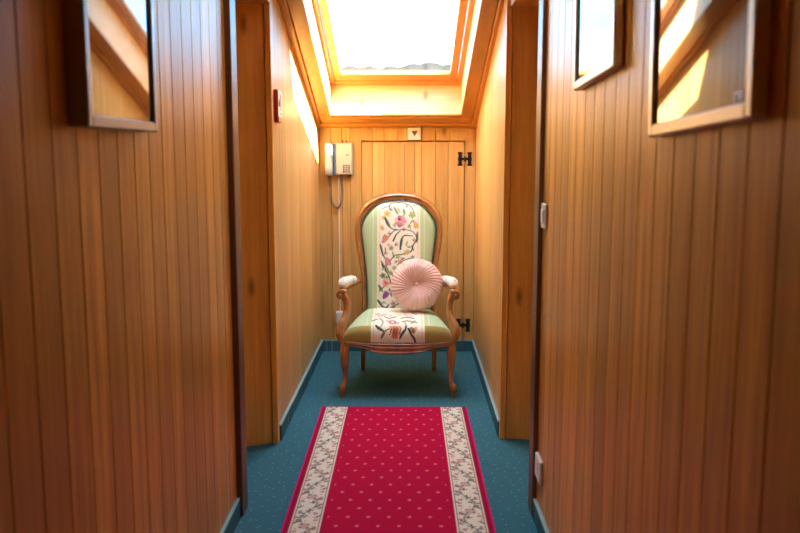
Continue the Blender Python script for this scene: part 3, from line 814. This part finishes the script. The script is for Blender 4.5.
# seat rails
m = MB(); rg = []
for k in range(61):
    x = -.315 + .63 * k / 60; a = abs(x) / .315
    top = .316 + .006 * math.exp(-((a - .83) / .12) ** 2)
    bot_ = .250 + .047 * (1 / (1 + math.exp(-(a - .52) / .09))) - .012 * max(0, (a - .9) / .1)
    y = 4.694 - .020 * (1 - a * a); h = top - bot_
    pr = [(.03, 0), (.008, 0), (-.003, .06), (-.006, .14), (0, .24), (.004, .32), (-.002, .42), (-.006, .55), (-.002, .68), (.004, .74), (-.003, .84), (-.004, .95), (.006, 1), (.03, 1)]
    rg.append([(x, y + d, bot_ + h * f) for d, f in pr])
m.rings(rg)
for s in (-1, 1):
    m.tube([(s * .306, 4.72, .288), (s * .298, 4.85, .290), (s * .262, 5.05, .29), (s * .225, 5.23, .29)], [(.012, .028)] * 4, 12, sub=4)
m.box(-.22, .22, 5.215, 5.24, .262, .318)
cbuild(m, 'seat_rail', CHAIRWOOD)

# legs
for s in (-1, 1):
    m = MB()
    pts = [(.302, 4.722, .318), (.305, 4.712, .285), (.305, 4.704, .250), (.305, 4.702, .190), (.304, 4.706, .140), (.3045, 4.704, .105), (.309, 4.698, .080), (.317, 4.690, .062), (.3195, 4.688, .050), (.317, 4.690, .040), (.3165, 4.692, .034), (.3165, 4.692, .018), (.3165, 4.692, .0005)]
    rad = [(.022, .020), (.026, .024), (.0265, .025), (.0225, .021), (.0165, .016), (.0135, .0135), (.0145, .015), (.0195, .020), (.0205, .021), (.017, .018), (.013, .013), (.0155, .0155), (.013, .013)]
    m.tube([(s * a, b_, c) for a, b_, c in pts], rad, 16, up=(0, 1, 0), sub=5)
    # carved ridge down the knee
    m.tube([(s * .300, 4.690, .300), (s * .305, 4.677, .262), (s * .306, 4.679, .20), (s * .305, 4.690, .14)], [.004, .007, .006, .002], 8, up=(0, 1, 0), sub=5)
    cbuild(m, 'leg', CHAIRWOOD)
for s in (-1, 1):
    m = MB(); rg = []
    for (x, y, z, h) in ((.229, 5.285, .0005, .0125), (.228, 5.272, .12, .0155), (.222, 5.245, .27, .018), (.219, 5.235, .315, .018)):
        rg.append([(s * x + a * h, y + b_ * h, z) for a, b_ in ((-1, -1), (1, -1), (1, 1), (-1, 1))])
    m.rings(rg, smooth=False); cbuild(m, 'leg', CHAIRWOOD)
# arms
for s in (-1, 1):
    m = MB()
    pts = [(.306, 4.722, .300), (.318, 4.722, .330), (.332, 4.728, .368), (.328, 4.748, .402), (.309, 4.780, .440), (.300, 4.802, .480), (.300, 4.815, .520), (.308, 4.820, .552), (.322, 4.818, .577)]
    rad = [(.020, .022), (.024, .023), (.028, .024), (.026, .023), (.0205, .021), (.0190, .020), (.0195, .020), (.022, .022), (.022, .022)]
    m.tube([(s * a, b_, c) for a, b_, c in pts], rad, 14, up=(0, 1, 0), sub=5)
    # scroll at the hand end
    m.cyl((s * .334, 4.796, .574), (0, 1, 0), .0245, .05, 20); m.cyl((s * .334, 4.790, .574), (0, 1, 0), .0175, .007, 18); m.sphere((s * .334, 4.790, .574), .009, 10, 7)
    # arm rail sweeping back to the frame
    m.tube([(s * .322, 4.806, .590), (s * .324, 4.86, .597), (s * .324, 4.96, .590), (s * .312, 5.10, .576), (s * .252, 5.262, .588)], [(.022, .014), (.025, .013), (.024, .013), (.022, .014), (.016, .018)], 14, sub=6)
    cbuild(m, 'arm', CHAIRWOOD)
    m = MB()
    m.tube([(s * .323, 4.838, .618), (s * .3235, 4.848, .622), (s * .3235, 4.875, .628), (s * .325, 4.96, .624), (s * .317, 5.08, .612), (s * .297, 5.16, .607), (s * .278, 5.195, .606), (s * .274, 5.202, .606)], [(.012, .010), (.022, .020), (.029, .030), (.031, .032), (.030, .030), (.028, .029), (.021, .022), (.010, .010)], 22, sub=8)
    P = np.array([tuple(p) for p in m.v]); C = np.tile(np.array(lin(228, 222, 208)), (len(P), 1))
    r2 = np.random.RandomState(5 if s < 0 else 9)
    for k in range(26):
        u, v = s * (.262 + .075 * r2.rand()), 4.85 + .33 * r2.rand()
        ell(C, P[:, 0], P[:, 1], u, v, .006 + .008 * r2.rand(), .004, r2.rand() * 3, (lin(150, 165, 160), lin(200, 160, 150), lin(176, 172, 120), lin(140, 150, 160))[k % 4])
    cbuild(m, 'arm_pad', NEEDLE, vcol=C)

# ------------------------------------------------------------------ round cushion
def velvet():
    w = NT('pink_velvet'); n = w.noise(w.coord(), 120, 3)
    c = w.mix(n, lin(228, 188, 180), lin(244, 212, 204)); w.bump(w.noise(w.coord(), 500, 2), .15, .001)
    return w.done(c, .8, .25, **{'Sheen Weight': .6, 'Sheen Roughness': .4})
VEL = velvet()
R = .1585
cush = thing('round_cushion', 'round pleated pink velvet cushion leaning on the armchair back', 'cushion', (CX + .114, 5.09, .589))
cush.rotation_euler = (-math.radians(17), math.radians(0), math.radians(-4))
m = MB(); NP = 40; nphi = NP * 6; rg = []
prof = []
for k in range(15):                                # front face, centre -> rim
    t_ = k / 14; r = .012 + (R * .86 - .012) * t_
    prof.append((r, -(.026 + .040 * math.sin(min(1, t_ * 1.25) * PI / 2) ** .8 - .012 * max(0, t_ - .8) / .2), .0042 * (.3 + .7 * math.sin(PI * min(1, t_ * .85 + .12)))))
for k in range(1, 12):
    a = -PI / 2 * .72 + PI * .72 * k / 12; prof.append((R * .86 + R * .14 * math.cos(a), .054 * math.sin(a) / math.sin(PI / 2 * .72), .003))
for k in range(15):
    t_ = 1 - k / 14; r = .012 + (R * .86 - .012) * t_
    prof.append((r, (.026 + .028 * math.sin(min(1, t_ * 1.25) * PI / 2)), .003))
for r, y, amp in prof:
    row = []
    for k in range(nphi):
        ph = 2 * PI * k / nphi; tw = ph + .35 * (1 - r / R)
        w_ = abs(math.sin(NP * ph / 2)) ** .7 - .6; irr = .7 + .5 * math.sin(3 * ph + 1) * math.sin(7 * ph)
        d = amp * w_ * 4.6 * irr
        sgn = -1 if y < 0 else 1
        row.append(((r + (d * .5 if abs(y) < .05 else 0)) * math.cos(tw), y + sgn * d * (1 if abs(y) > .02 else .3), (r + (d * .5 if abs(y) < .05 else 0)) * math.sin(tw)))
    rg.append(row)
m.rings(rg); m.build('cover', VEL, cush)
m = MB(); m.sphere((0, -.030, 0), .012, 14, 8, sc=(1, .6, 1)); m.build('button', VEL, cush)

# ------------------------------------------------------------------ outside
m = MB(); xs = np.linspace(-260, 260, 500); rg = []
for x in xs:
    h = 25.0 + .5 * math.sin(x * .05 + .3) + .35 * math.sin(x * .33) + .25 * math.sin(x * 1.1) + .4 * random.random() + x * .02
    rg.append([(x, 232, -4), (x, 237, h * .6), (x, 240, h), (x, 290, h * .9), (x, 330, -4)])
m.rings(rg, closed=False, cap=False)
w = NT('wooded_hill'); n = w.noise(w.coord(), .25, 5, .7); HILL = w.done(w.mix(n, (.006, .010, .011), (.022, .028, .028)), .95, .1)
m.build('hills', HILL, kind='structure')
m = MB(); m.box(-400, 400, 8, 400, -4.2, -4); w = NT('meadow'); MEAD = w.done(w.mix(w.noise(w.coord(), .1, 4), (.03, .05, .02), (.06, .08, .035)), .95, .1)
m.build('ground', MEAD, kind='structure')

# ------------------------------------------------------------------ light
SKY = 5.2; SUN = 36.0
wd = bpy.data.worlds.new('World'); S.world = wd; wd.use_nodes = True
nt = wd.node_tree; nn = nt.nodes; bg = nn['Background']
tc = nn.new('ShaderNodeTexCoord'); sp = nn.new('ShaderNodeSeparateXYZ'); nt.links.new(tc.outputs['Generated'], sp.inputs[0])
rp = nn.new('ShaderNodeValToRGB'); e = rp.color_ramp.elements
e[0].position = 0; e[0].color = (.60, .86, 1.0, 1); e[1].position = .45; e[1].color = (.52, .74, 1.0, 1)
q = e.new(.14); q.color = (.20, .60, 1.0, 1)
nt.links.new(sp.outputs['Z'], rp.inputs[0]); nt.links.new(rp.outputs[0], bg.inputs[0]); bg.inputs[1].default_value = SKY
sl = bpy.data.lights.new('sun', 'SUN'); sl.energy = SUN; sl.angle = math.radians(.6); sl.color = (1, .93, .82)
so_ = bpy.data.objects.new('sun', sl); COL.objects.link(so_)
sa = .62
sd = (Vector((-1, 0, 0)) - en * .606 - es * sa).normalized()
so_.rotation_euler = sd.to_track_quat('-Z', 'Y').to_euler(); so_.location = (3, 4, 6)
# sky portal in the skylight opening
pl_ = bpy.data.lights.new('sky_portal', 'AREA'); pl_.shape = 'RECTANGLE'; pl_.size = .84; pl_.size_y = 1.54; pl_.cycles.is_portal = True
po = bpy.data.objects.new('sky_portal', pl_); COL.objects.link(po); po.location = SLP((-.07, 1.0, .31)); po.rotation_euler = (-en).to_track_quat('-Z', 'Y').to_euler()

pl2 = bpy.data.lights.new('sky_portal_near', 'AREA'); pl2.shape = 'RECTANGLE'; pl2.size = .64; pl2.size_y = .60; pl2.cycles.is_portal = True
po2 = bpy.data.objects.new('sky_portal_near', pl2); COL.objects.link(po2); po2.location = ((VX0 + VX1) / 2, (VY0 + VY1) / 2, VZ + .085)

# ------------------------------------------------------------------ camera
cd = bpy.data.cameras.new('camera'); cam = bpy.data.objects.new('camera', cd); COL.objects.link(cam)
cam.location = (0, 0, 1.40); cam.rotation_euler = (math.radians(90 - 7.8), 0, math.radians(.41))
cd.sensor_width = 36; cd.lens = 840 / 800 * 36; cd.clip_start = .02; cd.clip_end = 1000
cd.dof.use_dof = True; cd.dof.focus_distance = 5.0; cd.dof.aperture_fstop = 4.0
S.camera = cam
vs = S.view_settings; vs.view_transform = 'Standard'; vs.look = 'None'; vs.gamma = 1; vs.exposure = 1.46; vs.use_curve_mapping = False
S.cycles.use_denoising = True; S.cycles.max_bounces = 14; S.cycles.diffuse_bounces = 8; S.cycles.glossy_bounces = 6
S.cycles.sample_clamp_indirect = 8.0; S.cycles.transparent_max_bounces = 12
